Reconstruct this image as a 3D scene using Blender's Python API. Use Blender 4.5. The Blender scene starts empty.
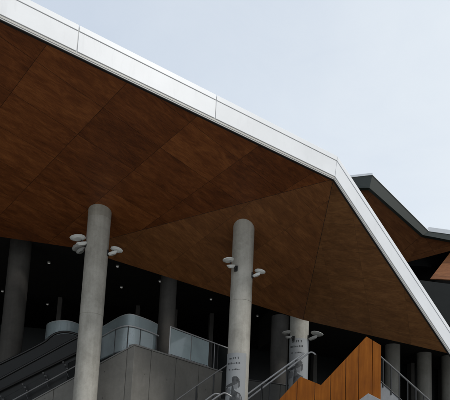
import bpy, bmesh, math, random
from mathutils import Vector, Matrix
R_ = math.radians
random.seed(7)
S = bpy.context.scene
COL = S.collection

# ------------------------------------------------------------------ camera
FPX, PPX, PPY = 560.0, 225.0, 400.0
PITCH, ROLL = R_(8.1), R_(2.61)
EYE = Vector((0, 0, 1.6))
FW = Vector((0, math.cos(PITCH), math.sin(PITCH)))
R0 = Vector((1, 0, 0)); U0 = Vector((0, -math.sin(PITCH), math.cos(PITCH)))
RT = R0*math.cos(ROLL) + U0*math.sin(ROLL)
UP = U0*math.cos(ROLL) - R0*math.sin(ROLL)
cam = bpy.data.cameras.new('camera'); cam_o = bpy.data.objects.new('camera', cam); COL.objects.link(cam_o)
M = Matrix((RT, UP, -FW)).transposed().to_4x4(); M.translation = EYE
cam_o.matrix_world = M
cam.sensor_fit = 'HORIZONTAL'; cam.sensor_width = 36; cam.lens = FPX*36/450
cam.shift_y = 200/450; cam.clip_end = 3000; cam.clip_start = .1
S.camera = cam_o

def ray(x, y): return FW + RT*((x-PPX)/FPX) + UP*((PPY-y)/FPX)
def at(x, y, Y):
    d = ray(x, y); return EYE + d*(Y/d.y)
def hit(x, y, n, k):
    d = ray(x, y); return EYE + d*((k-n.dot(EYE))/n.dot(d))
def at_z(x, y, z): return hit(x, y, Vector((0, 0, 1)), z)
def plane(a, b, c):
    n = (b-a).cross(c-a).normalized()
    if n.z < 0: n = -n
    return n, n.dot(a)

# ------------------------------------------------------------------ object helpers
def link(o, parent=None):
    COL.objects.link(o)
    if parent is not None:
        o.parent = parent
    return o
def wloc(o):
    v = Vector((0, 0, 0))
    while o is not None:
        v += o.location; o = o.parent
    return v
def tag(o, label=None, cat=None, group=None, kind=None):
    if label: o['label'] = label
    if cat: o['category'] = cat
    if group: o['group'] = group
    if kind: o['kind'] = kind
    return o
def thing(name, loc, label, cat, group=None):
    o = bpy.data.objects.new(name, None); o.location = loc; o.empty_display_size = .3
    link(o); return tag(o, label, cat, group)

class MB:
    """collects shapes given in world coordinates; build() links them as one mesh"""
    def __init__(s): s.bm = bmesh.new()
    def face(s, pts):
        vs = [s.bm.verts.new(p) for p in pts]
        return s.bm.faces.new(vs)
    def prism(s, pts, vec):
        vec = Vector(vec); a = [s.bm.verts.new(p) for p in pts]; b = [s.bm.verts.new(Vector(p)+vec) for p in pts]
        s.bm.faces.new(a[::-1]); s.bm.faces.new(b)
        n = len(a)
        for i in range(n):
            s.bm.faces.new((a[i], a[(i+1) % n], b[(i+1) % n], b[i]))
        return s
    def box(s, c, size, rz=0):
        c = Vector(c); x, y, z = [v/2 for v in size]; m = Matrix.Rotation(rz, 3, 'Z')
        pts = [c + m @ Vector(p) for p in ((-x, -y, -z), (x, -y, -z), (x, y, -z), (-x, y, -z))]
        return s.prism(pts, (0, 0, 2*z))
    def tube(s, pts, r, n=10, cap=True):
        pts = [Vector(p) for p in pts]; rings = []
        for i, p in enumerate(pts):
            if i == 0: d = pts[1]-pts[0]
            elif i == len(pts)-1: d = pts[-1]-pts[-2]
            else: d = (pts[i+1]-p).normalized() + (p-pts[i-1]).normalized()
            d.normalize()
            a = d.cross(Vector((0, 0, 1)))
            if a.length < 1e-3: a = d.cross(Vector((0, 1, 0)))
            a.normalize(); b = a.cross(d).normalized()
            rr = r[i] if isinstance(r, (list, tuple)) else r
            rings.append([s.bm.verts.new(p + a*rr*math.cos(2*math.pi*k/n) + b*rr*math.sin(2*math.pi*k/n)) for k in range(n)])
        for i in range(len(rings)-1):
            for k in range(n):
                f = s.bm.faces.new((rings[i][k], rings[i][(k+1) % n], rings[i+1][(k+1) % n], rings[i+1][k])); f.smooth = True
        if cap:
            s.bm.faces.new(rings[0][::-1]); s.bm.faces.new(rings[-1])
        return s
    def ribbon(s, pts, h, t):
        """upright sheet of thickness t along plan path, from each point up by h"""
        pts = [Vector(p) for p in pts]; q = []
        for i, p in enumerate(pts):
            d = pts[min(i+1, len(pts)-1)] - pts[max(i-1, 0)]; d.z = 0; d.normalize()
            w = Vector((-d.y, d.x, 0))*t/2
            u = Vector((0, 0, h))
            q.append([s.bm.verts.new(x) for x in (p-w, p+w, p+w+u, p-w+u)])
        for i in range(len(q)-1):
            for k in range(4):
                f = s.bm.faces.new((q[i][k], q[i][(k+1) % 4], q[i+1][(k+1) % 4], q[i+1][k])); f.smooth = True
        s.bm.faces.new(q[0][::-1]); s.bm.faces.new(q[-1]); return s
    def lathe(s, c, prof, n=48):
        c = Vector(c); rings = []
        for r, z in prof:
            rings.append([s.bm.verts.new(c + Vector((r*math.cos(2*math.pi*k/n), r*math.sin(2*math.pi*k/n), z))) for k in range(n)])
        for i in range(len(rings)-1):
            for k in range(n):
                f = s.bm.faces.new((rings[i][k], rings[i][(k+1) % n], rings[i+1][(k+1) % n], rings[i+1][k])); f.smooth = True
        s.bm.faces.new(rings[0][::-1]); s.bm.faces.new(rings[-1]); return s
    def build(s, name, m, parent=None, org=None, bevel=0, sharp=True):
        bm = s.bm
        bmesh.ops.recalc_face_normals(bm, faces=bm.faces)
        base = wloc(parent) if parent is not None else Vector((0, 0, 0))
        org = Vector(org) if org is not None else base
        bmesh.ops.translate(bm, verts=bm.verts, vec=-org)
        me = bpy.data.meshes.new(name); bm.to_mesh(me); bm.free()
        me.materials.append(m)
        if sharp:
            try: me.set_sharp_from_angle(angle=R_(40))
            except Exception: pass
        o = bpy.data.objects.new(name, me); link(o, parent); o.location = org-base
        if bevel:
            b = o.modifiers.new('bevel', 'BEVEL'); b.width = bevel; b.segments = 2; b.limit_method = 'ANGLE'
        return o

# ------------------------------------------------------------------ materials
def newmat(name):
    m = bpy.data.materials.new(name); m.use_nodes = True
    nt = m.node_tree; b = nt.nodes['Principled BSDF']
    return m, nt, b
class N:
    def __init__(s, nt): s.nt = nt
    def n(s, t, **k):
        o = s.nt.nodes.new(t)
        for a, v in k.items(): setattr(o, a, v)
        return o
    def l(s, a, b): s.nt.links.new(a, b)
    def math(s, op, a, b=None, clamp=False):
        o = s.n('ShaderNodeMath', operation=op); o.use_clamp = clamp
        for i, v in enumerate((a, b)):
            if v is None: continue
            if isinstance(v, (int, float)): o.inputs[i].default_value = v
            else: s.l(v, o.inputs[i])
        return o.outputs[0]
    def noise(s, vec, scale, detail=4, rough=.55, dist=0):
        o = s.n('ShaderNodeTexNoise'); s.l(vec, o.inputs['Vector'])
        o.inputs['Scale'].default_value = scale; o.inputs['Detail'].default_value = detail
        o.inputs['Roughness'].default_value = rough; o.inputs['Distortion'].default_value = dist
        return o.outputs['Fac']
    def mapping(s, vec, scale=(1, 1, 1), loc=(0, 0, 0)):
        o = s.n('ShaderNodeMapping'); s.l(vec, o.inputs['Vector'])
        o.inputs['Scale'].default_value = scale; o.inputs['Location'].default_value = loc
        return o.outputs[0]
    def ramp(s, fac, stops):
        o = s.n('ShaderNodeValToRGB'); s.l(fac, o.inputs[0]); cr = o.color_ramp
        while len(cr.elements) < len(stops): cr.elements.new(.5)
        for e, (p, c) in zip(cr.elements, stops):
            e.position = p; e.color = (c[0], c[1], c[2], 1) if not isinstance(c, (int, float)) else (c, c, c, 1)
        return o.outputs[0]
    def mix(s, fac, a, b, mode='MIX'):
        o = s.n('ShaderNodeMix', data_type='RGBA', blend_type=mode)
        for sock, v in ((o.inputs[0], fac), (o.inputs[6], a), (o.inputs[7], b)):
            if isinstance(v, (int, float)): sock.default_value = v if sock.type == 'VALUE' else (v, v, v, 1)
            elif isinstance(v, tuple): sock.default_value = (v[0], v[1], v[2], 1)
            else: s.l(v, sock)
        return o.outputs[2]
    def obj(s): return s.n('ShaderNodeTexCoord').outputs['Object']
    def geo(s): return s.n('ShaderNodeNewGeometry').outputs['Position']
    def bump(s, h, strength, dist, b):
        o = s.n('ShaderNodeBump'); o.inputs['Strength'].default_value = strength; o.inputs['Distance'].default_value = dist
        s.l(h, o.inputs['Height']); s.l(o.outputs[0], b.inputs['Normal'])

def plain(name, c, rough=.5, metal=0, var=.12, scale=3, spec=.5):
    m, nt, b = newmat(name); g = N(nt); p = g.geo()
    f = g.noise(p, scale, 5)
    lo = tuple(max(0, x*(1-var)) for x in c); hi = tuple(x*(1+var) for x in c)
    g.l(g.ramp(f, [(.3, lo), (.7, hi)]), b.inputs['Base Color'])
    b.inputs['Roughness'].default_value = rough; b.inputs['Metallic'].default_value = metal
    b.inputs['Specular IOR Level'].default_value = spec
    return m

def wood_panels(name, W, H, ox, oy, cols, seam=.005, half=0.0, jd=.85, tone=.06, strip=.0):
    """veneer panels W x H metres in the facet's own plane, each panel with its own figure and tone"""
    m, nt, b = newmat(name); g = N(nt); o = g.obj()
    sp = g.n('ShaderNodeSeparateXYZ'); g.l(o, sp.inputs[0])
    x = g.math('DIVIDE', g.math('ADD', sp.outputs[0], ox), W)
    fx = g.math('FLOOR', x)
    y = g.math('DIVIDE', g.math('ADD', sp.outputs[1], oy), H)
    y = g.math('ADD', y, g.math('MULTIPLY', g.math('MODULO', g.math('ABSOLUTE', fx), 2), half))
    fy = g.math('FLOOR', y)
    cv = g.n('ShaderNodeCombineXYZ'); g.l(fx, cv.inputs[0]); g.l(fy, cv.inputs[1])
    wn = g.n('ShaderNodeTexWhiteNoise', noise_dimensions='3D'); g.l(cv.outputs[0], wn.inputs['Vector'])
    # per panel offset so the figure breaks at each joint
    sc = g.n('ShaderNodeVectorMath', operation='SCALE'); g.l(wn.outputs['Color'], sc.inputs[0]); sc.inputs['Scale'].default_value = 37
    ad = g.n('ShaderNodeVectorMath', operation='ADD'); g.l(o, ad.inputs[0]); g.l(sc.outputs[0], ad.inputs[1])
    p = ad.outputs[0]
    n1 = g.noise(g.mapping(p, (.8, 2.4, 1)), 1.5, 12, .74, .5)
    n2 = g.noise(g.mapping(p, (2.2, 22, 1)), 2.2, 6, .65, .25)
    n3 = g.noise(g.mapping(p, (2, 60, 1)), 2.0, 3, .6)
    f = g.math('ADD', g.math('MULTIPLY', n1, .52), g.math('ADD', g.math('MULTIPLY', n2, .32), g.math('MULTIPLY', n3, .16)))
    f = g.math('ADD', f, g.math('MULTIPLY', g.math('SUBTRACT', wn.outputs['Value'], .5), tone))
    par = g.math('SUBTRACT', g.math('MODULO', g.math('ABSOLUTE', fx), 2), .5)   # neighbouring rows come from lighter and darker stock
    f = g.math('ADD', f, g.math('MULTIPLY', par, strip))
    c = g.ramp(f, [(.33, cols[0]), (.5, cols[1]), (.69, cols[2])])
    # joints
    ex = g.math('MULTIPLY', g.math('SUBTRACT', .5, g.math('ABSOLUTE', g.math('SUBTRACT', g.math('FRACT', x), .5))), W)
    ey = g.math('MULTIPLY', g.math('SUBTRACT', .5, g.math('ABSOLUTE', g.math('SUBTRACT', g.math('FRACT', y), .5))), H)
    e = g.math('MINIMUM', g.math('MULTIPLY', ex, .9), ey)
    ms = g.math('LESS_THAN', e, seam)
    c = g.mix(g.math('MULTIPLY', ms, jd), c, (.004, .003, .002))
    g.l(c, b.inputs['Base Color'])
    g.l(g.ramp(n2, [(.3, .42), (.7, .6)]), b.inputs['Roughness'])
    b.inputs['Specular IOR Level'].default_value = .35
    g.bump(g.math('SUBTRACT', g.math('MULTIPLY', n2, .15), ms), .4, .01, b)
    return m

def concrete(name, lo, hi, holes=None, streak=1.0):
    m, nt, b = newmat(name); g = N(nt); o = g.obj(); p = g.geo()
    n1 = g.noise(p, 1.1, 8, .62, .4); n2 = g.noise(p, 9, 6, .65); n3 = g.noise(g.mapping(p, (5, 5, .35)), 1.2, 6, .6)
    f = g.math('ADD', g.math('MULTIPLY', n1, .5), g.math('ADD', g.math('MULTIPLY', n2, .2), g.math('MULTIPLY', n3, .3*streak)))
    c = g.ramp(f, [(.39, lo), (.61, hi)])
    v = g.n('ShaderNodeTexVoronoi'); g.l(p, v.inputs['Vector']); v.inputs['Scale'].default_value = 22
    pores = g.math('LESS_THAN', v.outputs['Distance'], .12)
    c = g.mix(g.math('MULTIPLY', pores, .35), c, tuple(x*.35 for x in lo))
    if holes:
        sp = g.n('ShaderNodeSeparateXYZ'); g.l(o, sp.inputs[0]); W, H = holes
        dx = g.math('MULTIPLY', g.math('SUBTRACT', g.math('FRACT', g.math('DIVIDE', sp.outputs[0], W)), .5), W)
        dz = g.math('MULTIPLY', g.math('SUBTRACT', g.math('FRACT', g.math('DIVIDE', sp.outputs[2], H)), .5), H)
        d = g.math('SQRT', g.math('ADD', g.math('MULTIPLY', dx, dx), g.math('MULTIPLY', dz, dz)))
        c = g.mix(g.math('MULTIPLY', g.math('LESS_THAN', d, .024), .6), c, (.02, .02, .018))
    g.l(c, b.inputs['Base Color']); b.inputs['Roughness'].default_value = .78
    g.bump(n2, .25, .01, b)
    return m

def metal_sheet(name, c, rough=.4, var=.05, grime=.2):
    m, nt, b = newmat(name); g = N(nt); p = g.geo()
    n1 = g.noise(p, .8, 6, .6); n2 = g.noise(g.mapping(p, (3, 3, .5)), 2, 5, .65)
    base = g.ramp(n1, [(.3, tuple(x*(1-var) for x in c)), (.7, tuple(min(1, x*(1+var)) for x in c))])
    d = g.ramp(n2, [(.55, 0), (.8, grime)])
    g.l(g.mix(d, base, tuple(x*.6 for x in c)), b.inputs['Base Color'])
    b.inputs['Roughness'].default_value = rough; b.inputs['Specular IOR Level'].default_value = .45
    return m

def glassy(name, c, alpha, rough=.08):
    m, nt, b = newmat(name); g = N(nt); p = g.geo()
    n1 = g.noise(p, .9, 4)
    g.l(g.ramp(n1, [(.3, tuple(x*.85 for x in c)), (.7, tuple(x*1.12 for x in c))]), b.inputs['Base Color'])
    b.inputs['Roughness'].default_value = rough; b.inputs['Alpha'].default_value = alpha; b.inputs['IOR'].default_value = 1.5
    return m

WHITE = metal_sheet('white_panel', (.80, .81, .82), .38)
CAP = metal_sheet('cap_metal', (.84, .85, .86), .35, .03, .1)
BACKING = metal_sheet('backing_metal', (.62, .62, .61), .5)
TRIM = metal_sheet('trim_metal', (.52, .505, .47), .4)
DARKGAP = plain('shadow_gap', (.012, .011, .01), .8)
DECK = plain('roof_membrane', (.25, .25, .25), .8)
GREEN = metal_sheet('dark_green_metal', (.018, .024, .019), .55, .1)
COLC = concrete('column_concrete', (.27, .258, .222), (.45, .432, .385))
COLL = concrete('column_cap_concrete', (.235, .22, .187), (.37, .35, .30))
WALLC = concrete('wall_concrete', (.15, .144, .128), (.215, .206, .185), (1.2, .95), .5)
COPE = concrete('coping_concrete', (.15, .147, .138), (.21, .206, .195))
MIDC = concrete('shaded_column_concrete', (.20, .193, .172), (.30, .29, .26))  # same column concrete with some of the shade put into its colour
COLD = concrete('shade_darkened_column_concrete', (.034, .031, .027), (.062, .057, .050))  # column concrete darkened in colour to stand for shade at the back
PALE = concrete('pale_concrete', (.22, .226, .235), (.31, .317, .325))
PAVE = concrete('paving', (.30, .29, .27), (.38, .368, .345), None, .3)
DIMGROUND = concrete('bounce_dimming_ground', (.05, .049, .046), (.08, .078, .073), None, .3)
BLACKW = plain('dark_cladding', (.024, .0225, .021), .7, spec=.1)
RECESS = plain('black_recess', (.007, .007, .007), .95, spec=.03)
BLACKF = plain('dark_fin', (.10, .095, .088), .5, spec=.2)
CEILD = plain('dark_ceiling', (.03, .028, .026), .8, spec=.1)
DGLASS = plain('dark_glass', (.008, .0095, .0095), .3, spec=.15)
DPANEL = plain('dark_panel', (.028, .028, .025), .5, spec=.3)
ESCP = plain('escalator_panel', (.011, .011, .0105), .4, spec=.25)
RUBBER = plain('black_rubber', (.010, .010, .010), .35)
STEEL = plain('brushed_steel', (.26, .26, .26), .4, .6, .08, 12)
GALV = plain('satin_steel', (.50, .505, .51), .45, .3, .06, 8)
RAILG = plain('grey_painted_rail', (.13, .13, .128), .6, spec=.2)
DSTEEL = plain('dark_steel', (.03, .03, .03), .45, .3)
GLASS = glassy('balustrade_glass', (.46, .56, .58), .68, .06)
GLASS3 = glassy('curved_glass', (.50, .60, .62), .36, .03)
GLASS2 = glassy('pale_glass', (.60, .68, .70), .34, .03)
LAMP = metal_sheet('lamp_white', (.62, .63, .60), .4)
LAMPG = metal_sheet('lamp_grey', (.34, .34, .32), .45)
VINYL = metal_sheet('poster_vinyl', (.30, .31, .315), .5, .08, .1)
INK = plain('poster_ink', (.06, .062, .064), .6, 0, .7, 7)
INKG = plain('poster_grey_ink', (.17, .175, .18), .6)
def emit(name, c, s):
    m, nt, b = newmat(name); b.inputs['Emission Color'].default_value = (*c, 1); b.inputs['Emission Strength'].default_value = s
    b.inputs['Base Color'].default_value = (.8, .8, .8, 1); return m
LIT = emit('downlight_lens', (1, .97, .9), .1)

def corten():
    m, nt, b = newmat('orange_boards'); g = N(nt); p = g.geo()
    n1 = g.noise(g.mapping(p, (6, 6, .5)), 1.5, 6, .6, .4); n2 = g.noise(p, 1.3, 5)
    f = g.math('ADD', g.math('MULTIPLY', n1, .6), g.math('MULTIPLY', n2, .4))
    g.l(g.ramp(f, [(.35, (.16, .045, .004)), (.5, (.225, .066, .005)), (.68, (.31, .098, .009))]), b.inputs['Base Color'])
    b.inputs['Roughness'].default_value = .65; b.inputs['Specular IOR Level'].default_value = .15; g.bump(n1, .3, .01, b)
    return m
ORANGE = corten()

# ------------------------------------------------------------------ ground
def structure(name, pts, z, m):
    b = MB(); b.face([(x, y, z) for x, y in pts]); o = b.build(name, m); return tag(o, kind='structure')
structure('ground', [(-900, -900), (900, -900), (900, 900), (-900, 900)], 0, PAVE)

structure('added_dark_ground', [(-60, 13.5), (60, 13.5), (60, 60), (-60, 60)], .006, DIMGROUND)  # unseen dark ground, added so less light bounces up to the rear soffit

# ------------------------------------------------------------------ main canopy
C1 = at(100, 213, 18.87); C2 = at(243, 230, 19.2)
Fp = at(77, 57.5, 12.9); C = at(333.5, 180.5, 17.0); R3 = at(449.5, 355, 18.5)
nA, kA = plane(C, Fp, C1)
R1 = hit(75, 249, nA, kA)
nB, kB = plane(C, R1, C2)
R2 = hit(303, 321, nB, kB)
nC, kC = plane(C, R2, R3)
Rm = hit(0, 238, nA, kA)
Lf = Fp + (Fp-C)*1.3
Rf = Rm + (Rm-R1).normalized()*12
FH = .70
canopy = thing('timber_canopy', (C.x, C.y, 0), 'large folded roof canopy with brown timber panel soffit and white edge, in front', 'canopy')

WOODC = [(.056, .0155, .0044), (.192, .058, .0150), (.41, .145, .040)]
WOODM = [(.072, .025, .0078), (.190, .073, .0225), (.37, .155, .050)]  # middle facet: part of the sky sheen mixed into the wood colour
WOODG = [(.076, .030, .0098), (.195, .084, .028), (.36, .168, .060)]  # end facet: grazing sky sheen painted in as a golden wood tone
def facet(pts, n, udir, mat, lift=.05):
    u = udir - n*udir.dot(n); u.normalize(); v = n.cross(u)
    m4 = Matrix((u, v, n)).transposed().to_4x4(); m4.translation = C
    inv = m4.inverted()
    up = Vector((0, 0, lift))
    loc = [inv @ (p+up) for p in pts]
    bm = bmesh.new(); a = [bm.verts.new(p) for p in loc]; b2 = [bm.verts.new(Vector(p)+Vector((0, 0, .03))) for p in loc]
    bm.faces.new(a); bm.faces.new(b2[::-1]); k = len(a)
    for i in range(k): bm.faces.new((a[i], b2[i], b2[(i+1) % k], a[(i+1) % k]))
    bmesh.ops.recalc_face_normals(bm, faces=bm.faces)
    me = bpy.data.meshes.new('soffit'); bm.to_mesh(me); bm.free(); me.materials.append(mat)
    o = bpy.data.objects.new('soffit', me); link(o, canopy)
    o.matrix_local = Matrix.Translation(-wloc(canopy)) @ m4
    return u, v
# panel grid of the main facet from its joints
ul = [((26.7, 102.7), (120, 163)), ((107, 112), (212, 187)), ((150, 95), (192, 125))]
vl = [((30, 85), (0, 109)), ((131, 87), (30, 172)), ((197, 125), (106, 190)), ((260, 150), (120, 250))]
uA = Vector((0, 0, 0))
for a, b in ul: uA += (hit(*b, nA, kA)-hit(*a, nA, kA)).normalized()
uA.normalize(); vA = nA.cross(uA)
us = [[(hit(*q, nA, kA)-C).dot(uA) for q in l] for l in vl]
vs = [[(hit(*q, nA, kA)-C).dot(vA) for q in l] for l in ul]
print('U', [[round(q, 2) for q in l] for l in us]); print('V', [[round(q, 2) for q in l] for l in vs])
print('pts', *[(n_, tuple(round(q, 2) for q in v_)) for n_, v_ in dict(C=C, Fp=Fp, R1=R1, R2=R2, R3=R3, Rm=Rm, Rf=Rf, Lf=Lf, nA=nA, nB=nB, nC=nC, C1=C1, C2=C2).items()])
um = [sum(l)/2 for l in us]; W = (um[-1]-um[0])/3
WA = wood_panels('timber_soffit', W, 1.37, -um[0]+.12+50*W, -vs[1][0]+50*1.37, WOODC, strip=-.045)
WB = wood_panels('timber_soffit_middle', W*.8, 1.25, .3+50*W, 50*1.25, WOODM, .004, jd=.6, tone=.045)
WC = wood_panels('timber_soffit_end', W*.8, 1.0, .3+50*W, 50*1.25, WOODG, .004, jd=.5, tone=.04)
ins = (C-Fp).cross(Vector((0, 0, 1))).normalized()*-.05
facet([Lf, C, R1, Rm, Rf], nA, uA, WA)
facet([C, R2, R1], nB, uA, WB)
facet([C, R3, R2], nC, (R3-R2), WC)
# slim shadow joint where two facets fold into each other
def crease(p, q, w):
    d = (q-p).normalized(); s_ = d.cross(Vector((0, 0, 1))).normalized()*w/2; z0, z1 = Vector((0, 0, .046)), Vector((0, 0, .075))
    b = MB(); b.prism([p-s_+z0, q-s_+z0, q+s_+z0, p+s_+z0], z1-z0); b.build('fold_joint', DARKGAP, canopy)
crease(C, R2, .022); crease(C, R1, .012)
# solid roof above the soffit
TH = .62
top = lambda p: p + Vector((0, 0, TH))
b = MB()
lo = [p+Vector((0, 0, .10)) for p in (Lf, C, R3, R2, R1, Rm, Rf)]
hi = [top(p) for p in (Lf, C, R3, R2, R1, Rm, Rf)]
Lh, Ch, R3h, R2h, R1h, Rmh, Rfh = hi
b.face([Lh, Ch, R1h, Rmh, Rfh]); b.face([Ch, R2h, R1h]); b.face([Ch, R3h, R2h])
for i in range(7): b.face([lo[i], lo[(i+1) % 7], hi[(i+1) % 7], hi[i]])
b.build('roof_deck', DECK, canopy)
# fascia: boards with open joints, cap strip, two-step drip trim
d1 = (C-Lf).normalized(); d2 = (R3-C).normalized()
out1 = Vector((d1.y, -d1.x, 0)).normalized(); out2 = Vector((d2.y, -d2.x, 0)).normalized()
outc = (out1+out2).normalized()
Ctop = at(336, 157.5, 17.0) ; upC = Ctop-C
R3top = at(450.5, 332, 18.5); up3 = R3top-R3
up1 = at(79, 28, 12.9)-Fp; up1.x = up1.y = 0; up1 = up1 + d1*.0
R3e = R3 + d2*1.6
def line(t0, t1, seg):
    """points on the fascia's bottom line with their up vectors"""
    if seg == 1:
        A, ua, B, ub, o = Lf, up1, C, upC, (out1, outc)
    else:
        A, ua, B, ub, o = C, upC, R3e, up3, (outc, out2)
    res = []
    for t in (t0, t1):
        w = t
        u_ = (up1 if seg == 1 and t < .999 else ua.lerp(ub, w))
        oo = o[0] if t < .5 else o[1]
        if seg == 1 and t < .999: oo = out1
        if seg == 2 and t > .001: oo = out2
        res.append((A.lerp(B, t), u_, oo))
    return res
def strip(name, seg, t0, t1, f0, f1, din, dout, m, bevel=.006):
    (p, u, o), (q, w, r) = line(t0, t1, seg)
    b = MB()
    b.bm.verts.ensure_lookup_table()
    A = [p+u*f0+o*din, p+u*f0+o*dout, p+u*f1+o*dout, p+u*f1+o*din]
    B = [q+w*f0+r*din, q+w*f0+r*dout, q+w*f1+r*dout, q+w*f1+r*din]
    va = [b.bm.verts.new(x) for x in A]; vb = [b.bm.verts.new(x) for x in B]
    for k in range(4): b.bm.faces.new((va[k], va[(k+1) % 4], vb[(k+1) % 4], vb[k]))
    b.bm.faces.new(va[::-1]); b.bm.faces.new(vb)
    return b.build(name, m, canopy, bevel=bevel)
LEN1 = (C-Lf).length
n_w = Vector((0, 0, 1)).cross(d1).normalized(); kk = n_w.dot(C)
tj = [((hit(x, y, n_w, kk)-Lf).dot(d1))/LEN1 for x, y in ((76, 56), (214, 123))]
print('joints', tj)
st = tj[1]-tj[0]; cuts = [0]+[tj[0]-st*k for k in range(6, 0, -1) if tj[0]-st*k > .01]+tj+[1]
gp = .011/LEN1
for i in range(len(cuts)-1):
    a_, b_ = cuts[i]+(gp if i else 0), cuts[i+1]-(gp if i < len(cuts)-2 else gp*.5)
    strip('fascia_board', 1, a_, b_, .135, .795, .0, .07, WHITE)
    strip('cap_strip', 1, a_, b_, .812, 1.0, .0, .085, CAP)
strip('fascia_board', 2, gp, 1, .135, .80, .0, .07, WHITE)
strip('cap_strip', 2, gp, 1, .812, 1.0, .0, .085, CAP)
for sg in (1, 2):
    strip('fascia_backing', sg, 0, 1, .02, .97, -.06, .035, BACKING, 0)
    strip('drip_trim', sg, 0, 1, .055, .118, -.05, .05, TRIM, .004)
    strip('shadow_trim', sg, 0, 1, .0, .042, -.05, .018, DARKGAP, .004)
# flat roof edge behind the cap
# ------------------------------------------------------------------ concrete columns
def floor_of(p): return Vector((p.x, p.y, 0))
def column(px, py, Y, r, label, zt=None, bands=(), m=COLC, group='round concrete columns under the roofs', cap=None):
    p = at(px, py, Y); top_ = zt if zt is not None else p.z+.25
    t = thing('concrete_column', (p.x, p.y, 0), label, 'column', group)
    zs = [0]+list(bands)+[top_]
    prof = []
    for i in range(len(zs)-1):
        z0, z1 = zs[i], zs[i+1]
        n = max(2, int((z1-z0)/1.0))
        prof += [(r-.012 if i else r, z0+.0), (r, z0+.014)] if i else [(r, z0)]
        for k in range(1, n): prof.append((r, z0+(z1-z0)*k/n))
        prof.append((r, z1-.014 if i < len(zs)-2 else z1))
    MB().lathe((p.x, p.y, 0), prof, 56).build('shaft', m, t)
    if cap:
        MB().lathe((p.x, p.y, 0), [(r+.004, top_-.2-cap), (r+.006, top_-.19-cap), (r+.006, top_-.03)], 56).build('collar', COLL, t)
    return t, p
zat = lambda x, y, Y: at(x, y, Y).z
c1, P1 = column(100, 212, 18.87, .40, 'tall round concrete column with a darker top collar, nearest on the left', bands=(zat(93, 313, 18.5),), cap=.34)
c2, P2 = column(244, 226, 19.2, .385, 'tall round concrete column carrying a white poster with a hatted figure', bands=(zat(240, 300, 18.9),))
c3, P3 = column(299.5, 322, 23.6, .405, 'short-looking concrete column with poster, beyond the two rising handrails')
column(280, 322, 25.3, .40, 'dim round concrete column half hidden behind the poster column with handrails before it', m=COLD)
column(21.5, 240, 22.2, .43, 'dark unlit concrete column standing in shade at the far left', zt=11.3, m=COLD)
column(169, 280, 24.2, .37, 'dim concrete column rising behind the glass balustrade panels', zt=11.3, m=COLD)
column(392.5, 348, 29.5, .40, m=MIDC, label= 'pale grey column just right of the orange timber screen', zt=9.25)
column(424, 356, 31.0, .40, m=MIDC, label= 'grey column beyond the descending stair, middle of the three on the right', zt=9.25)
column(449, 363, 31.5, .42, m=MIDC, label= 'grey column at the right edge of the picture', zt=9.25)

# posters wrapped round two columns
def wrap_poster(col, P, r, ztop, zbot, a0, a1, marks):
    rr = r+.012
    def pt(u, v, off=0):   # u 0..1 left to right as seen from the street, v 0..1 bottom to top
        a = a0+(a1-a0)*u
        return Vector((P.x+(rr+off)*math.cos(a), P.y+(rr+off)*math.sin(a), zbot+(ztop-zbot)*v))
    def patch(name, u0, u1, v0, v1, m, parent, off, t, nu=24):
        b = MB(); q = []
        for i in range(nu+1):
            u = u0+(u1-u0)*i/nu
            q.append([b.bm.verts.new(x) for x in (pt(u, v0, off-t), pt(u, v0, off), pt(u, v1, off), pt(u, v1, off-t))])
        for i in range(nu):
            for k in range(4): b.bm.faces.new((q[i][k], q[i][(k+1) % 4], q[i+1][(k+1) % 4], q[i+1][k]))
        b.bm.faces.new(q[0][::-1]); b.bm.faces.new(q[-1])
        return b.build(name, m, parent)
    def blob(b, poly, off=.004):   # polygon in (u,v), subdivided so that it follows the curve
        xs = [p[0] for p in poly]; n = 14; x0, x1 = min(xs), max(xs)
        for i in range(n):
            ua, ub = x0+(x1-x0)*i/n, x0+(x1-x0)*(i+1)/n
            def span(u):
                ys = []
                for j in range(len(poly)):
                    (ax, ay), (bx, by) = poly[j], poly[(j+1) % len(poly)]
                    if (ax-u)*(bx-u) <= 0 and ax != bx: ys.append(ay+(by-ay)*(u-ax)/(bx-ax))
                return (min(ys), max(ys)) if ys else None
            s0, s1 = span(ua+1e-5), span(ub-1e-5)
            if s0 and s1:
                b.face([pt(ua, s0[0], off), pt(ub, s1[0], off), pt(ub, s1[1], off), pt(ua, s0[1], off)])
    ps = patch('poster', 0, 1, 0, 1, VINYL, col, 0, .008, 32)
    t = MB(); f = MB(); g = MB()
    for k, polys in marks.items():
        for q in polys: blob({'text': t, 'dark': f, 'grey': g}[k], q, {'text': .004, 'dark': .004, 'grey': .0065}[k])
    t.build('lettering', INK, ps, sharp=False); f.build('figure', INK, ps, sharp=False); g.build('figure_tone', INKG, ps, sharp=False)
def rect(u0, u1, v0, v1): return [(u0, v0), (u1, v0), (u1, v1), (u0, v1)]
def rows(spec, H):
    out = []
    for v0, v1, bars in spec:
        for u0, u1 in bars:
            out.append(rect(u0, u1, v0/H, v1/H))
    return out
H2 = 4.2
zt2 = zat(240, 353, 18.85)
def pix(u_px, y_px):   # photo pixel -> poster (u, v) for the second column
    return u_px, y_px
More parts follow.
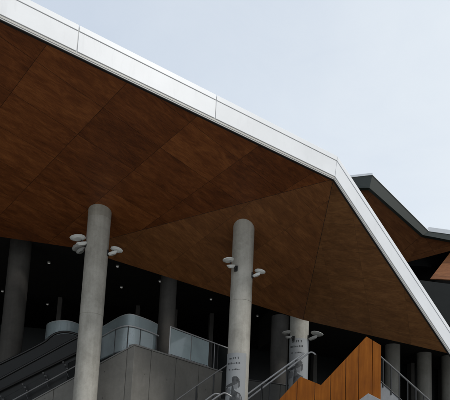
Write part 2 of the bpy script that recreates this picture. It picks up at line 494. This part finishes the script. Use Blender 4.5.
def marks_for(P, r, Y, ztop, zbot, a0, a1, shift=(0, 0), k=1.0, ref=(236.5, 353)):
    """the drawing, laid out once in pixels of the photographed poster, becomes angles and heights on the drum"""
    def cv(x, y):
        x = ref[0]+(x-236.5); y = ref[1]+(y-353)
        q = at(x, y, Y)
        s = max(-.98, min(.98, (q.x-P.x)/r))
        a = -math.pi/2+math.asin(s)
        return ((a-a0)/(a1-a0), (q.z-zbot)/(ztop-zbot))
    def P_(l): return [cv(*q) for q in l]
    def bar(x0, x1, y0, y1): return P_([(x0, y1), (x1, y1), (x1, y0), (x0, y0)])
    text = [bar(229.6, 231.8, 357.6, 359), bar(233, 233.7, 357, 359.2), bar(234.7, 236, 357.1, 358), bar(235.2, 235.7, 357.1, 359.2), bar(237.6, 239, 357, 357.6), bar(238.2, 238.9, 357, 359.3),
            bar(228.2, 229.4, 362.2, 364), bar(229.7, 230.5, 362.2, 364), bar(230.8, 231.8, 362.2, 364), bar(232.3, 232.8, 362.6, 363.7), bar(233.4, 235.2, 362.8, 363.6), bar(235.9, 237.2, 362.2, 364), bar(237.7, 238.2, 362.5, 364), bar(238.6, 240, 362.2, 364),
            bar(228.9, 230.3, 368.8, 370), bar(232, 232.7, 368.9, 370.3), bar(233.6, 234.6, 368.9, 369.9), bar(234.9, 236.6, 368.7, 370), bar(237, 238, 369, 370), bar(238.4, 239.4, 369.2, 370.2)]
    dark = [P_([(232, 377.5), (233.5, 376.4), (237, 376.6), (239, 379), (239.8, 382.5), (236, 382), (232, 384)]),                     # hat crown
            P_([(226, 385.6), (231, 383), (236, 380.6), (239.6, 379.2), (239.2, 382.6), (234, 385.2), (229, 386.8)]),                # brim
            P_([(231.5, 384.8), (234, 384), (233.4, 389.5), (236, 391.5), (240, 393.5), (242, 398), (244, 412), (229, 412), (229.5, 398), (231.2, 392)]),   # hair and coat
            P_([(238.4, 381.5), (239.8, 381), (239.9, 386), (238.6, 388.5), (237.9, 386)]),
            P_([(225.4, 387), (228.2, 386.4), (226.6, 392), (225.6, 396), (224.9, 392)])]
    grey = [P_([(234, 385.3), (237.6, 383.6), (238, 387), (236.6, 389.6), (234.4, 388.6), (233.3, 386.8)]),      # face
            P_([(226.6, 389), (229.6, 387.6), (230.8, 390.5), (229.2, 394.5), (226.4, 394.8)]),                   # hand
            P_([(237, 393.5), (239, 394.6), (238.6, 398), (236.9, 397)]), P_([(239.8, 395.6), (241, 397), (240.6, 400), (239.6, 399)])]
    return dict(text=text, dark=dark, grey=grey)
A0, A1 = R_(-178), R_(-48)
wrap_poster(c2, P2, .385, zt2, zt2-2.35, A0, A1, marks_for(P2, .397, 18.85, zt2, zt2-2.35, A0, A1))
zt3 = zat(299, 338, 23.2)
wrap_poster(c3, P3, .405, zt3, zt3-2.3, R_(-178), R_(-8), marks_for(P3, .417, 23.2, zt3, zt3-2.3, R_(-178), R_(-8), ref=(299.5, 336)))

# ------------------------------------------------------------------ column floodlights
def floodlight(colP, r, px, py, Y, side, label, m=LAMP, s=1.0, ry=0):
    """bowl projector on a short arm with a tilted reflector plate above it"""
    p = at(px, py, Y)
    t = thing('floodlight', p, label, 'lamp', 'floodlights bracketed to the columns')
    base = Vector((colP.x, colP.y, p.z-.02)); d = (p-base); d.z = 0; dn = d.normalized()
    MB().tube([base+dn*(r-.03), p+Vector((0, 0, -.02))-dn*.16*s], .03, 8).box(base+dn*(r+.01), (.05, .12, .2), math.atan2(dn.y, dn.x)).build('arm', DSTEEL, t)
    sd = Vector((-dn.y, dn.x, 0))
    def lens(cen, ax, ay, an, la, lb, th, name, mat, n=20):
        """leaf-shaped shell: la long, lb wide, th deep"""
        b = MB(); rim = []; mid = []
        for k in range(n):
            a = 2*math.pi*k/n; c_, s_ = math.cos(a), math.sin(a)
            sh = 1-.22*abs(s_)**1.5*0
            xx = la*(abs(c_)**.95)*(1 if c_ > 0 else -1); yy = lb*(abs(s_)**1.15)*(1 if s_ > 0 else -1)
            rim.append(b.bm.verts.new(cen+ax*xx+ay*yy)); mid.append(b.bm.verts.new(cen+ax*xx*.62+ay*yy*.62-an*th))
        f1 = [b.bm.faces.new((rim[k], rim[(k+1) % n], mid[(k+1) % n], mid[k])) for k in range(n)]
        for f in f1: f.smooth = n > 8
        b.bm.faces.new(mid[::-1])
        lip = [b.bm.verts.new(v.co+an*.025) for v in rim]
        for k in range(n): b.bm.faces.new((rim[k], lip[k], lip[(k+1) % n], rim[(k+1) % n]))
        b.bm.faces.new(lip)
        return b.build(name, mat, t)
    Z = Vector((0, 0, 1))
    ax = (dn*.92-Z*.30*side).normalized(); an = (Z*.94+dn*.33*side).normalized(); an = (an-ax*an.dot(ax)).normalized(); ay = an.cross(ax)
    lens(p-Z*.03*s, ax, ay, an, .23*s, .11*s, .075*s, 'projector_bowl', m)
    q = p+dn*.17*s+Z*.12*s
    ax2 = (dn*.95-Z*.22).normalized(); an2 = (Z*.85-Vector((0, -1, 0))*.42).normalized(); an2 = (an2-ax2*an2.dot(ax2)).normalized(); ay2 = an2.cross(ax2)
    lens(q, ax2, ay2, an2, .29*s, .17*s, .06*s, 'reflector', m, 10)
    MB().tube([p-dn*.02, q-dn*.08+Z*.0], .016, 6).build('stem', DSTEEL, t)
    return t
floodlight(P1, .40, 82.5, 242.5, 18.6, 1, 'white double floodlight on the left side of the left column, the upper of two')
floodlight(P1, .40, 81, 249.8, 19.3, 1, 'grey dim floodlight under the white one, left side of the left column', LAMPG, .95)
floodlight(P1, .40, 112.5, 252.5, 18.8, -1, 'white floodlight on the right side of the left column', s=.82)
floodlight(P2, .385, 231, 265, 18.6, 1, 'white double floodlight on the left side of the middle column', s=.98)
floodlight(P2, .385, 256.5, 274.3, 19.0, -1, 'small white floodlight on the right side of the middle column', s=.72)
floodlight(P3, .405, 288.5, 336, 23.0, 1, 'dim grey floodlight between the poster column and the darker column behind', LAMPG, .95)
floodlight(P3, .405, 313, 337, 23.3, -1, 'dim grey floodlight on the right side of the far poster column', LAMPG, 1.0)

# ------------------------------------------------------------------ dark concourse behind the columns
fd = (R2-R1); fd.z = 0; fd.normalize(); fn = Vector((-fd.y, fd.x, 0))
if fn.y < 0: fn = -fn
O = Vector((R1.x, R1.y, 0))
def fp(s, d, z): return O+fd*s+fn*d+Vector((0, 0, z))
con = thing('concourse_building', fp(5, 10, 0), 'dark shaded concourse hall behind the columns under the timber canopy', 'building')
FL = 5.0
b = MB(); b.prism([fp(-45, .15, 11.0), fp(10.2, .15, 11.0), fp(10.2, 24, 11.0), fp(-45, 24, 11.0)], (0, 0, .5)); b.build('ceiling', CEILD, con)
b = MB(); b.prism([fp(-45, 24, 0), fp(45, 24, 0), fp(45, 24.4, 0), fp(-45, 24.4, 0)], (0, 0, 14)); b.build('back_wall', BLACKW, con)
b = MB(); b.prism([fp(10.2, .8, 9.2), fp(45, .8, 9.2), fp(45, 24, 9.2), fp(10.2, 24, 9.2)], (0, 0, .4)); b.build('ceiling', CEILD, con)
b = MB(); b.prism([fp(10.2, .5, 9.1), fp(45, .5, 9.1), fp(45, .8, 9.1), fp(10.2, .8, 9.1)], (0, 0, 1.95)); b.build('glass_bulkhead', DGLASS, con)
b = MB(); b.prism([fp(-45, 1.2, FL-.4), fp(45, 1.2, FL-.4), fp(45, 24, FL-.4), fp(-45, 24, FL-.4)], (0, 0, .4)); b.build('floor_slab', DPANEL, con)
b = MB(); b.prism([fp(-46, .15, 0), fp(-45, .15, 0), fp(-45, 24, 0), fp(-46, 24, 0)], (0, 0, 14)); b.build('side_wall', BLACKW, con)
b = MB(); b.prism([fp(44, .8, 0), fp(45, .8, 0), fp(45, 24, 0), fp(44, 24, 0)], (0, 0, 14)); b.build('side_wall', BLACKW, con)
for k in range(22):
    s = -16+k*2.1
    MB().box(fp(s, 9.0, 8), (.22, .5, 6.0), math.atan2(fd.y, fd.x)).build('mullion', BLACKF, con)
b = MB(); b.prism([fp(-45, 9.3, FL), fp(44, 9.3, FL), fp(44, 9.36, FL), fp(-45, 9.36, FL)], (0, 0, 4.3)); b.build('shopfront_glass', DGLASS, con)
# recessed downlights in the concourse ceiling
for i, (x, y) in enumerate([(49, 262.5), (117.5, 266), (160, 281), (211, 299), (257.5, 315.5), (47.5, 304), (121.5, 287), (139, 309), (2.5, 291), (263, 349)]):
    zc = 11.0
    p = at_z(x, y, zc-.04)
    if (p-O).dot(fn) > 23: p = fp((p-O).dot(fd), 22.8, zc-.04)
    where = ['left of the first column', 'just right of the first column', 'above the curved glass', 'above the straight glass balustrade', 'right of the middle column',
             'above the left curved glass screen', 'second right of the first column', 'deep behind the curved glass', 'at the far left edge', 'low behind the two rising handrails'][i]
    t = thing('downlight', p, 'tiny lit downlight in the dark concourse ceiling, '+where, 'lamp', 'downlights in the concourse ceiling')
    MB().lathe(p, [(.07, -.03), (.075, .0), (.075, .03)], 16).build('housing', LAMPG, t)
    MB().lathe(p, [(.052, -.05), (.056, -.032)], 16).build('lens', LIT, t)
# lower dark panel wall under the concourse edge, right of the middle column
dp = thing('dark_panel_wall', fp(12, -.2, 0), 'low dark panelled wall below the two rising handrails', 'wall')
x0 = at(245, 380, 22.6); x1 = at(335, 377, 24.6); dd = (x1-x0); dd.z = 0; L = dd.length; dd.normalize()
nn = Vector((-dd.y, dd.x, 0)); k = 0; b = MB(); s = 0
while s < L:
    e = min(L, s+.85); a = x0+dd*(s+.012); c = x0+dd*(e-.012)
    b.prism([Vector((a.x, a.y, 0)), Vector((c.x, c.y, 0)), Vector((c.x, c.y, 0))+nn*.12, Vector((a.x, a.y, 0))+nn*.12], (0, 0, x0.z)); s += .85
b.build('panels', DPANEL, dp)
b = MB(); b.tube([x0+Vector((0, 0, .03)), x1+Vector((0, 0, x0.z-x1.z+.03))], .03, 8); b.build('top_rail', DSTEEL, dp)

# ------------------------------------------------------------------ concrete walls by the stair
ZW = 6.15
W0 = at_z(134.7, 345.5, ZW); W1 = at_z(222, 372.5, ZW)
W2 = at(34.0, 400.5, 20.6)
wd = (W1-W0); wd.z = 0; WL = wd.length; wd.normalize(); wn_ = Vector((-wd.y, wd.x, 0))
print('wall', W0, W1, W2, WL, [((hit(x, y, wn_, wn_.dot(W0))-W0).dot(wd)) for x, y in ((151, 360), (176.5, 365), (200.7, 375))])
def wallseg(t, p, q, zp, zq, n, th, m, name, z0=0.0):
    b = MB(); P_, Q_ = Vector((p.x, p.y, z0)), Vector((q.x, q.y, z0))
    v = [P_, Q_, Vector((q.x, q.y, zq)), Vector((p.x, p.y, zp))]
    b.prism(v, n*th); return b
def local_wall(t, name, mats, p, q, zp, zq, n, th, cuts):
    """a wall of cast panels with recessed joints, in its own frame so that the tie holes sit on a grid"""
    d = (q-p); d.z = 0; Lw = d.length; d.normalize()
    bm = MB(); a = 0
    ang = math.atan2(d.y, d.x)
    cs = [0]+cuts+[Lw]
    for i in range(len(cs)-1):
        s0, s1 = cs[i]+(.018 if i else 0), cs[i+1]-(.018 if i < len(cs)-2 else 0)
        h = lambda s: zp+(zq-zp)*s/Lw
        bm.prism([(s0, 0, 0), (s1, 0, 0), (s1, 0, h(s1)), (s0, 0, h(s0))], (0, th, 0))
    bm.prism([(.05, .03, 0), (Lw-.05, .03, 0), (Lw-.05, .03, zq-.03), (.05, .03, zp-.03)], (0, th-.06, 0))
    o = bm.build(name, mats, None, org=(0, 0, 0), bevel=.008)
    o.parent = t; o.location = Vector((p.x, p.y, 0))-wloc(t); o.rotation_euler = (0, 0, ang)
    return d, Lw
cwall = thing('concrete_wall', (W0.x, W0.y, 0), 'grey cast concrete wall with tie holes under the straight glass balustrade', 'wall')
local_wall(cwall, 'wall', WALLC, W0, W1, ZW, ZW, wn_, .25, [1.02, 2.42, 4.05] if False else [WL*.165, WL*.43, WL*.70])
b = MB(); b.prism([W0+Vector((0, 0, .003))-wn_*.03, W1+Vector((0, 0, .003))-wn_*.03, W1+Vector((0, 0, .003))+wn_*.28, W0+Vector((0, 0, .003))+wn_*.28], (0, 0, .06)); b.build('coping', COPE, cwall, bevel=.008)
sd_ = (W0-W2); ZS = W2.z; Ls = Vector((sd_.x, sd_.y, 0)).length
k_ = ZS/(ZW-ZS); Wz = W2-(sd_*k_); Wz.z = 0.0
spar = thing('stair_parapet', (W2.x, W2.y, 0), 'sloping grey concrete stair parapet rising to the right behind the left column', 'wall')
sn = Vector((-sd_.y, sd_.x, 0)).normalized()
Lfull = (Vector((W0.x, W0.y, 0))-Wz).length
Wq = W0-Vector((sd_.x, sd_.y, 0)).normalized()*.006
local_wall(spar, 'wall', WALLC, Wz, Wq, .02, ZW, sn, .25, [Lfull-i*1.45-.28 for i in range(int(Lfull/1.45)-1, -1, -1)])
up_ = Vector((0, 0, .004))
b = MB(); b.prism([Wz+up_+Vector((0, 0, .02))-sn*.03, Wq+up_-sn*.03, Wq+up_+sn*.28, Wz+Vector((0, 0, .02))+up_+sn*.28], (0, 0, .05)); b.build('coping', COPE, spar, bevel=.006)

# straight glass balustrade on the wall
bal = thing('glass_balustrade', W0+Vector((0, 0, .06)), 'straight grey glass balustrade with a pale top rail on the concrete wall', 'balustrade')
def onwall(x, y=360): 
    q = hit(x, y, wn_, wn_.dot(W0+wn_*.12)); return (q-W0).dot(wd)
zb = ZW+.08; HB = 1.12
sx = [onwall(168.6), onwall(190.3), onwall(208.5)]
wp = lambda s, z, o=.12: W0+wd*s+wn_*o+Vector((0, 0, z-ZW))
ext = onwall(232)
MB().tube([wp(sx[0], zb+HB), wp(ext, zb+HB)], .028, 8).build('top_rail', GALV, bal)
MB().tube([wp(sx[0], zb+.02), wp(sx[2], zb+.02)], .026, 8).build('bottom_rail', GALV, bal)
MB().tube([wp(sx[0], zb-.02), wp(sx[0], zb+HB)], .025, 8).build('post', GALV, bal)
MB().tube([wp(sx[1], zb-.02), wp(sx[1], zb+HB)], .016, 8).build('post', STEEL, bal)
for i in (0, 1):
    MB().ribbon([wp(sx[i]+.035, zb+.06), wp(sx[i+1]-.03, zb+.06)], HB-.11, .02).build('glass_panel', GLASS, bal)
for q in (211, 214, 217.5):
    s = onwall(q); MB().tube([wp(s, zb-.02), wp(s, zb+HB)], .02, 8).build('post', DSTEEL if q != 214 else STEEL, bal)
MB().ribbon([wp(onwall(217.5)+.03, zb+.06), wp(ext, zb+.06)], HB-.11, .02).build('glass_panel', DGLASS, bal)

# curved glass screens round the stair and escalator heads
def smooth(pts, n=6):
    out = []
    for i in range(len(pts)-1):
        p0, p1, p2, p3 = pts[max(i-1, 0)], pts[i], pts[i+1], pts[min(i+2, len(pts)-1)]
        for k in range(n):
            t = k/n
            out.append(.5*((2*p1)+(p2-p0)*t+(2*p0-5*p1+4*p2-p3)*t*t+(3*p1-p0-3*p2+p3)*t**3))
    out.append(pts[-1]); return out
ZT = 7.35
def curved_screen(label, tops, rail, mat, posts, zb=6.0, ZT=7.35):
    pts = smooth([at_z(x, y, ZT) for x, y in tops])
    t = thing('curved_glass_screen', (pts[len(pts)//2].x, pts[len(pts)//2].y, 6.0), label, 'balustrade', 'curved glass screens at the stair head')
    MB().ribbon([Vector((p.x, p.y, zb)) for p in pts], ZT-zb, .02).build('glass_sheet', mat, t)
    MB().tube([Vector((p.x, p.y, ZT+.008)) for p in pts], .014, 6).build('edge_strip', GALV, t)
    inn = [Vector((p.x, p.y, 6.0)) for p in pts]
    if rail:
        rp = []
        for i, p in enumerate(pts):
            d = (pts[min(i+1, len(pts)-1)]-pts[max(i-1, 0)]); d.z = 0; d.normalize()
            rp.append(Vector((p.x, p.y, rail))+Vector((d.y, -d.x, 0))*.08)
        MB().tube(rp, .026, 8).build('handrail', GALV, t)
        MB().ribbon([Vector((p.x, p.y, 6.0)) for p in rp[2:-5]], rail-6.06, .016).build('inner_glass', GLASS2, t)
        for f in posts:
            q = rp[int(f*(len(rp)-1))]
            MB().tube([Vector((q.x, q.y, 5.9)), q], .022, 8).build('post', DSTEEL, t)
    return t
curved_screen('curved grey glass screen with a pale handrail, right of the left column', [(92, 332.5), (104, 326), (115, 319.5), (122, 316), (128, 314.4), (134, 315), (143, 318), (151, 321.2), (157.5, 324.5)], 6.9, GLASS3, (.12, .33, .56, .72, .97))
curved_screen('curved grey glass screen around the escalator head, left of the left column', [(46.3, 327.5), (47.2, 324.5), (51, 322.3), (57, 321), (64, 320.6), (71, 321.6), (78, 324), (86, 328)], 0, GLASS3, (), 6.6, 7.65)

# ------------------------------------------------------------------ escalator and its rails
esc = thing('escalator', at(30, 400, 21.5)-Vector((0, 0, 3)), 'dark escalator with black rubber handrails rising to the right behind the left column', 'escalator')
def path(l, Y): return [at(x, y, Y+dy) for (x, y, *r) in l for dy in [r[0] if r else 0]]
near = path([(-60, 411), (0, 379), (40, 357.5), (70, 341.3), (84, 335), (96, 332.5)], 21.0)
far = path([(-60, 394), (0, 364), (23, 353), (44, 342), (50, 337), (56, 333.4), (63, 332), (71, 332.6), (80, 335.5)], 21.7)
MB().tube(smooth(near, 4), .05, 10).build('handrail', RUBBER, esc)
MB().tube(smooth(far, 4), .05, 10).build('handrail', RUBBER, esc)
for l in (near, far):
    b = MB()
    for i in range(len(l)-1):
        p, q = l[i], l[i+1]; v = Vector((0, 0, -.85)); b.prism([p+Vector((0, 0, -.06)), q+Vector((0, 0, -.06)), q+v, p+v], (0, .03, 0))
    b.build('balustrade', ESCP, esc)
b = MB(); p, q = near[0]+Vector((0, 0, -.85)), near[3]+Vector((0, 0, -.85)); p2, q2 = far[0]+Vector((0, 0, -.85)), far[3]+Vector((0, 0, -.85))
b.face([p, q, q2, p2]); b.prism([p, q, q+Vector((0, 0, -1.0)), p+Vector((0, 0, -1.0))], (0, .05, 0)); b.build('truss_cladding', ESCP, esc)

hr = thing('stair_handrail', W2, 'steel stair handrail with clamp brackets along the sloping parapet', 'handrail', 'stair handrails')
l = path([(-40, 429.5), (14, 399.6), (74.7, 366.5), (92, 357.2)], 20.75)
MB().tube(l, .028, 8).build('rail', STEEL, hr)
l2 = path([(-40, 410), (0, 390.4), (76, 353.2), (94, 344.6)], 20.9)
MB().tube(l2, .05, 8).build('dark_rail', RUBBER, hr)
for x in (3, 25, 45.5, 65.5):
    y = 399.6-(x-14)*.545
    foot = at(x+3, y+5.5, 20.75); hd = at(x-1.5, y-9, 20.85)
    po = MB().tube([foot, at(x+.9, y, 20.75), hd], .022, 8).build('bracket', DSTEEL, hr)
    c_ = at(x-.2, y-6.5, 20.7); MB().box(c_, (.08, .04, .035), .3).build('clamp', RAILG, po); MB().box(at(x-2.3, y-9.5, 20.7), (.05, .035, .04)).build('clamp', RAILG, po); MB().box(at(x+1.8, y-3, 20.7), (.05, .035, .05)).build('clamp', RAILG, po)

# handrails of the flights in the middle
def rail_pair(label, lines, Y, r, posts=(), mat=GALV, drop=1.0, name='stair_handrail'):
    p0 = at(lines[0][0], lines[0][1], Y)
    t = thing(name, Vector((p0.x, p0.y, 0)), label, 'handrail', 'stair handrails')
    pts = path(lines, Y)
    MB().tube(smooth(pts, 3) if len(pts) > 2 else pts, r, 8).build('rail', mat, t)
    for x, y in posts:
        q = at(x, y, Y); MB().tube([q, q-Vector((0, 0, drop))], .03, 8).build('post', DSTEEL, t)
    return t
rail_pair('left of the two pale parallel handrails rising behind the middle column', [(225, 410.5), (249, 393), (276, 373.4), (304, 353)], 20.6, .032, [(262, 383.6), (287, 365.5)], drop=1.6)
rail_pair('right of the two pale parallel handrails, with a bent upper end', [(225, 416), (249, 398), (280, 374.7), (305, 355.8), (310, 352.4), (313, 352.6), (315.5, 354.6)], 21.3, .032, [(270, 382.2)], drop=1.6)
rail_pair('thin handrail with dark posts crossing the right end of the concrete wall', [(150, 420.5), (180, 397.6), (227, 365), (238, 357.4)], 20.4, .024, [(196.6, 386.4), (214, 374.4)], STEEL, 1.6)
rail_pair('bent handrail end left of the poster, the lower left one of two', [(190, 412), (206.7, 399.5), (214, 394.3), (217, 393.8), (221, 394.8)], 17.6, .028, mat=STEEL)
rail_pair('bent handrail end overlapping the poster on the middle column', [(198, 410.5), (214, 399), (222.3, 393.6), (226, 393.4), (231.5, 396.5)], 17.3, .028, mat=STEEL)

# ------------------------------------------------------------------ orange screen
osn = thing('orange_timber_screen', (4.0, 17.3, 0), 'zigzag-topped screen of orange vertical timber boards', 'screen')
prof = [(262, 416.5), (279, 399.5), (300.5, 376.6), (321, 385), (366.5, 336.5), (381.3, 345.5)]
def ptop(x):
    for (ax, ay), (bx, by) in zip(prof, prof[1:]):
        if ax <= x <= bx: return ay+(by-ay)*(x-ax)/(bx-ax)
YS = lambda x: 17.9-(x-262)/120*.6
edges = [262, 279.5, 297.3, 315, 331, 346, 359, 372.5, 381.3]
b = MB()
for i in range(len(edges)-1):
    xs = [edges[i]+.28]+[q for q, _ in prof if edges[i]+.28 < q < edges[i+1]-.28]+[edges[i+1]-.28]
    tp = [at(x, ptop(x), YS(x)) for x in xs]
    b.prism([Vector((tp[0].x, tp[0].y, 0)), Vector((tp[-1].x, tp[-1].y, 0))]+tp[::-1], (0, .06, 0))
b.build('boards', ORANGE, osn, bevel=.006)
b = MB(); tp = [at(x, y+.8, YS(x))+Vector((0, .065, 0)) for x, y in prof]
b.prism([Vector((tp[0].x+.03, tp[0].y, 0)), Vector((tp[-1].x-.03, tp[-1].y, 0))]+[q+Vector((0, 0, -.02)) for q in tp[::-1]], (0, .08, 0)); b.build('backing_frame', DSTEEL, osn)
# pale pier before it
pier = thing('concrete_pier', at(369, 404, 16.4)*1.0, 'pale grey concrete block with a pitched top at the foot of the orange screen', 'block')
pier.location.z = 0
b = MB(); q = [at(x, y, 16.5-(x-357)*.004) for x, y in ((357, 401.5), (368.3, 393.2), (381.5, 400))]
b.prism([Vector((q[0].x, q[0].y, 0)), Vector((q[2].x, q[2].y, 0)), q[2], q[1], q[0]], (.05, .5, 0)); b.build('block', PALE, pier, bevel=.01)

# ------------------------------------------------------------------ stair descending on the right
rs = thing('right_staircase', at(400, 400, 18.2)-Vector((0, 0, 4)), 'stair descending to the right with dark balusters and pale stringer, beside the orange screen', 'staircase')
YR = 18.0
ra, rb = at(379, 355.2, YR), at(470, 436.5, YR)
MB().tube([ra, rb], .03, 8).build('handrail', RAILG, rs)
MB().tube([ra-Vector((0, 0, .82)), rb-Vector((0, 0, .82))], .022, 8).build('bottom_rail', DSTEEL, rs)
for k in range(11):
    p = ra.lerp(rb, (k+.5)/11); MB().tube([p, p-Vector((0, 0, .95))], .024, 8).build('baluster', DSTEEL, rs)
sa, sb = at(379, 380.6, YR), at(470, 458, YR)
b = MB(); dz = Vector((0, 0, -.62)); b.prism([sa, sb, sb+dz, sa+dz], (0, .12, 0)); b.build('stringer', PALE, rs, bevel=.006)
b = MB(); n = 20
for k in range(n):
    p = sa.lerp(sb, k/n)+Vector((0, .13, -.08)); q = sa.lerp(sb, (k+1)/n)+Vector((0, .13, -.08))
    b.prism([p, Vector((q.x, p.y, p.z)), Vector((q.x, p.y, q.z-.25)), Vector((p.x, p.y, q.z-.25))], (0, 2.2, 0))
b.build('steps', DPANEL, rs)

# ------------------------------------------------------------------ second folded canopy behind
can2 = thing('far_folded_canopy', at(400, 230, 30)*1.0, 'smaller folded canopy with dark green edge and brown soffit, behind on the right', 'canopy')
can2.location.z = 0
D2b = at(370, 187, 27.5); D3b = at(423, 234, 28.0); K = at(408, 262, 30.2); T = at(478, 243.5, 26.6)
n1, k1 = plane(D2b, D3b, K)
L0 = hit(338, 187, n1, k1); L1 = hit(350, 262, n1, k1)
n2_, k2_ = plane(D3b, K, T)
def facet2(pts, n, udir, mat):
    u = udir-n*udir.dot(n); u.normalize(); v = n.cross(u)
    m4 = Matrix((u, v, n)).transposed().to_4x4(); m4.translation = D3b; inv = m4.inverted()
    b = MB(); b.prism([inv @ p for p in pts], (0, 0, .06)); o = b.build('soffit', mat, None, org=(0, 0, 0))
    o.parent = can2; o.matrix_local = Matrix.Translation(-wloc(can2)) @ m4
WD = wood_panels('far_timber_soffit', 3.4, 1.1, 170, 110, [(.09, .03, .011), (.21, .078, .027), (.36, .15, .055)], .006)
facet2([L0, D2b, D3b, K, L1], n1, D3b-D2b, WD)
facet2([D3b, T, K], n2_, T-K, WD)
G0 = at(430.5, 279.5, 27.2); G1 = at(458, 243.5, 27.9); G2 = at(480, 282, 25.6)
n3, k3 = plane(G0, G1, G2)
facet2([G0, G2, G1], n3, G2-G0, WD)
# green edge boards
def edge(name, pts_b, pts_t, m, th=.25):
    b = MB()
    for i in range(len(pts_b)-1):
        b.prism([pts_b[i], pts_b[i+1], pts_t[i+1], pts_t[i]], (0, th, .0))
    return b.build(name, m, can2)
D2t = at(372.3, 175.2, 27.3); D3t = at(428.6, 231.5, 28.8); Tt = at(478, 238.5, 27.3); L0t = at(338, 179, 28.5)
D2b_, D3b_, T_, L0b = at(369.5, 187.8, 27.3), at(423, 235, 27.8), at(478, 245.5, 26.4), at(338, 188, 28.5)
D3t = hit(428.6, 231.5, *plane(D2b_, D3b_, D2t)); Tt = hit(478, 238.5, *plane(D3b_, T_, D3t))
edge('edge_board', [L0b, D2b_], [L0t, D2t], GREEN); edge('edge_board', [D2b_, D3b_], [D2t, D3t], GREEN); edge('edge_board', [D3b_, T_], [D3t, Tt], GREEN)
h_ = Vector((0, 0, .09))
h0 = Vector((0, -.03, .003))
edge('cap_strip', [L0t+h0, D2t+h0], [L0t+h_*1.3+h0, D2t+h_*1.3+h0], CAP, .3); edge('cap_strip', [D2t+h0, D3t+h0], [D2t+h_*.5+h0, D3t+h_*.5+h0], CAP, .3); edge('cap_strip', [D3t+h0, Tt+h0], [D3t+h_*2.6+h0, Tt+h_*2.6+h0], CAP, .3)
# roof body closing the far canopy, and the dark recess behind its folds
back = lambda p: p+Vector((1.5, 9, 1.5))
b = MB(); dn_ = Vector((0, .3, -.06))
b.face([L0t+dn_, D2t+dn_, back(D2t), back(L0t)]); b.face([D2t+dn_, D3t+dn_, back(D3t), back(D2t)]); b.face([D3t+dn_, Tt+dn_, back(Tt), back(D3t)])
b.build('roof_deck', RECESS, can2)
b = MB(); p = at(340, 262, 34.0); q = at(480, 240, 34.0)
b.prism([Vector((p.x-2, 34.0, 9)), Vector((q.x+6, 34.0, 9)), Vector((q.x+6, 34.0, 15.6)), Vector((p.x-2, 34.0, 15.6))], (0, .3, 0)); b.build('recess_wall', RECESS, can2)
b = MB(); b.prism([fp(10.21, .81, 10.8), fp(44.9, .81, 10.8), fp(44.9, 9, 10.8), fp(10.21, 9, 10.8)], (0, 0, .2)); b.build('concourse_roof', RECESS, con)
b = MB(); b.prism([fp(10.0, .16, 9.2), fp(10.19, .16, 9.2), fp(10.19, 23.9, 9.2), fp(10.0, 23.9, 9.2)], (0, 0, 1.79)); b.build('ceiling_step', CEILD, con)

# ------------------------------------------------------------------ sky and sun
w = bpy.data.worlds.new('World'); S.world = w; w.use_nodes = True
nt = w.node_tree; g = N(nt); bg = nt.nodes['Background']
sky = g.n('ShaderNodeTexSky'); sky.sky_type = 'NISHITA'; sky.sun_disc = False
SUN = Vector((.55, -.42, .735)).normalized()
sky.sun_elevation = math.asin(SUN.z); sky.sun_rotation = math.atan2(SUN.x, SUN.y)
sky.air_density = 1.0; sky.dust_density = 2.0; sky.ozone_density = 1.0
tc = g.n('ShaderNodeTexCoord').outputs['Generated']
n1 = g.noise(g.mapping(tc, (1, 1, 1.6), (3.1, .4, 0)), 1.6, 7, .55, .6)
n2 = g.noise(g.mapping(tc, (1, 1, 2), (7.1, 1.4, 2)), 5, 6, .6, .8)
f = g.math('ADD', g.math('MULTIPLY', n1, .7), g.math('MULTIPLY', n2, .3))
sx = g.n('ShaderNodeSeparateXYZ'); g.l(tc, sx.inputs[0])
f = g.math('ADD', g.math('MULTIPLY', f, .45), g.math('MULTIPLY', sx.outputs[0], .42))
cl = g.ramp(f, [(.12, .64), (.42, .97)])
haz = g.mix(1.0, sky.outputs[0], (2.1, 1.95, 1.75), 'MULTIPLY')
g.l(g.mix(cl, haz, (6.15, 6.6, 7.05)), bg.inputs['Color'])
bg.inputs['Strength'].default_value = .1
su = bpy.data.lights.new('sun', 'SUN'); so = bpy.data.objects.new('sun', su); COL.objects.link(so)
su.energy = 1.1; su.angle = R_(10); su.color = (1, .96, .9)
so.rotation_euler = SUN.to_track_quat('Z', 'Y').to_euler()
so.location = (20, -20, 30)

vs_ = S.view_settings; vs_.view_transform = 'Standard'; vs_.look = 'None'; vs_.exposure = .40; vs_.gamma = 1; vs_.use_curve_mapping = False
S.cycles.max_bounces = 8; S.cycles.transparent_max_bounces = 12
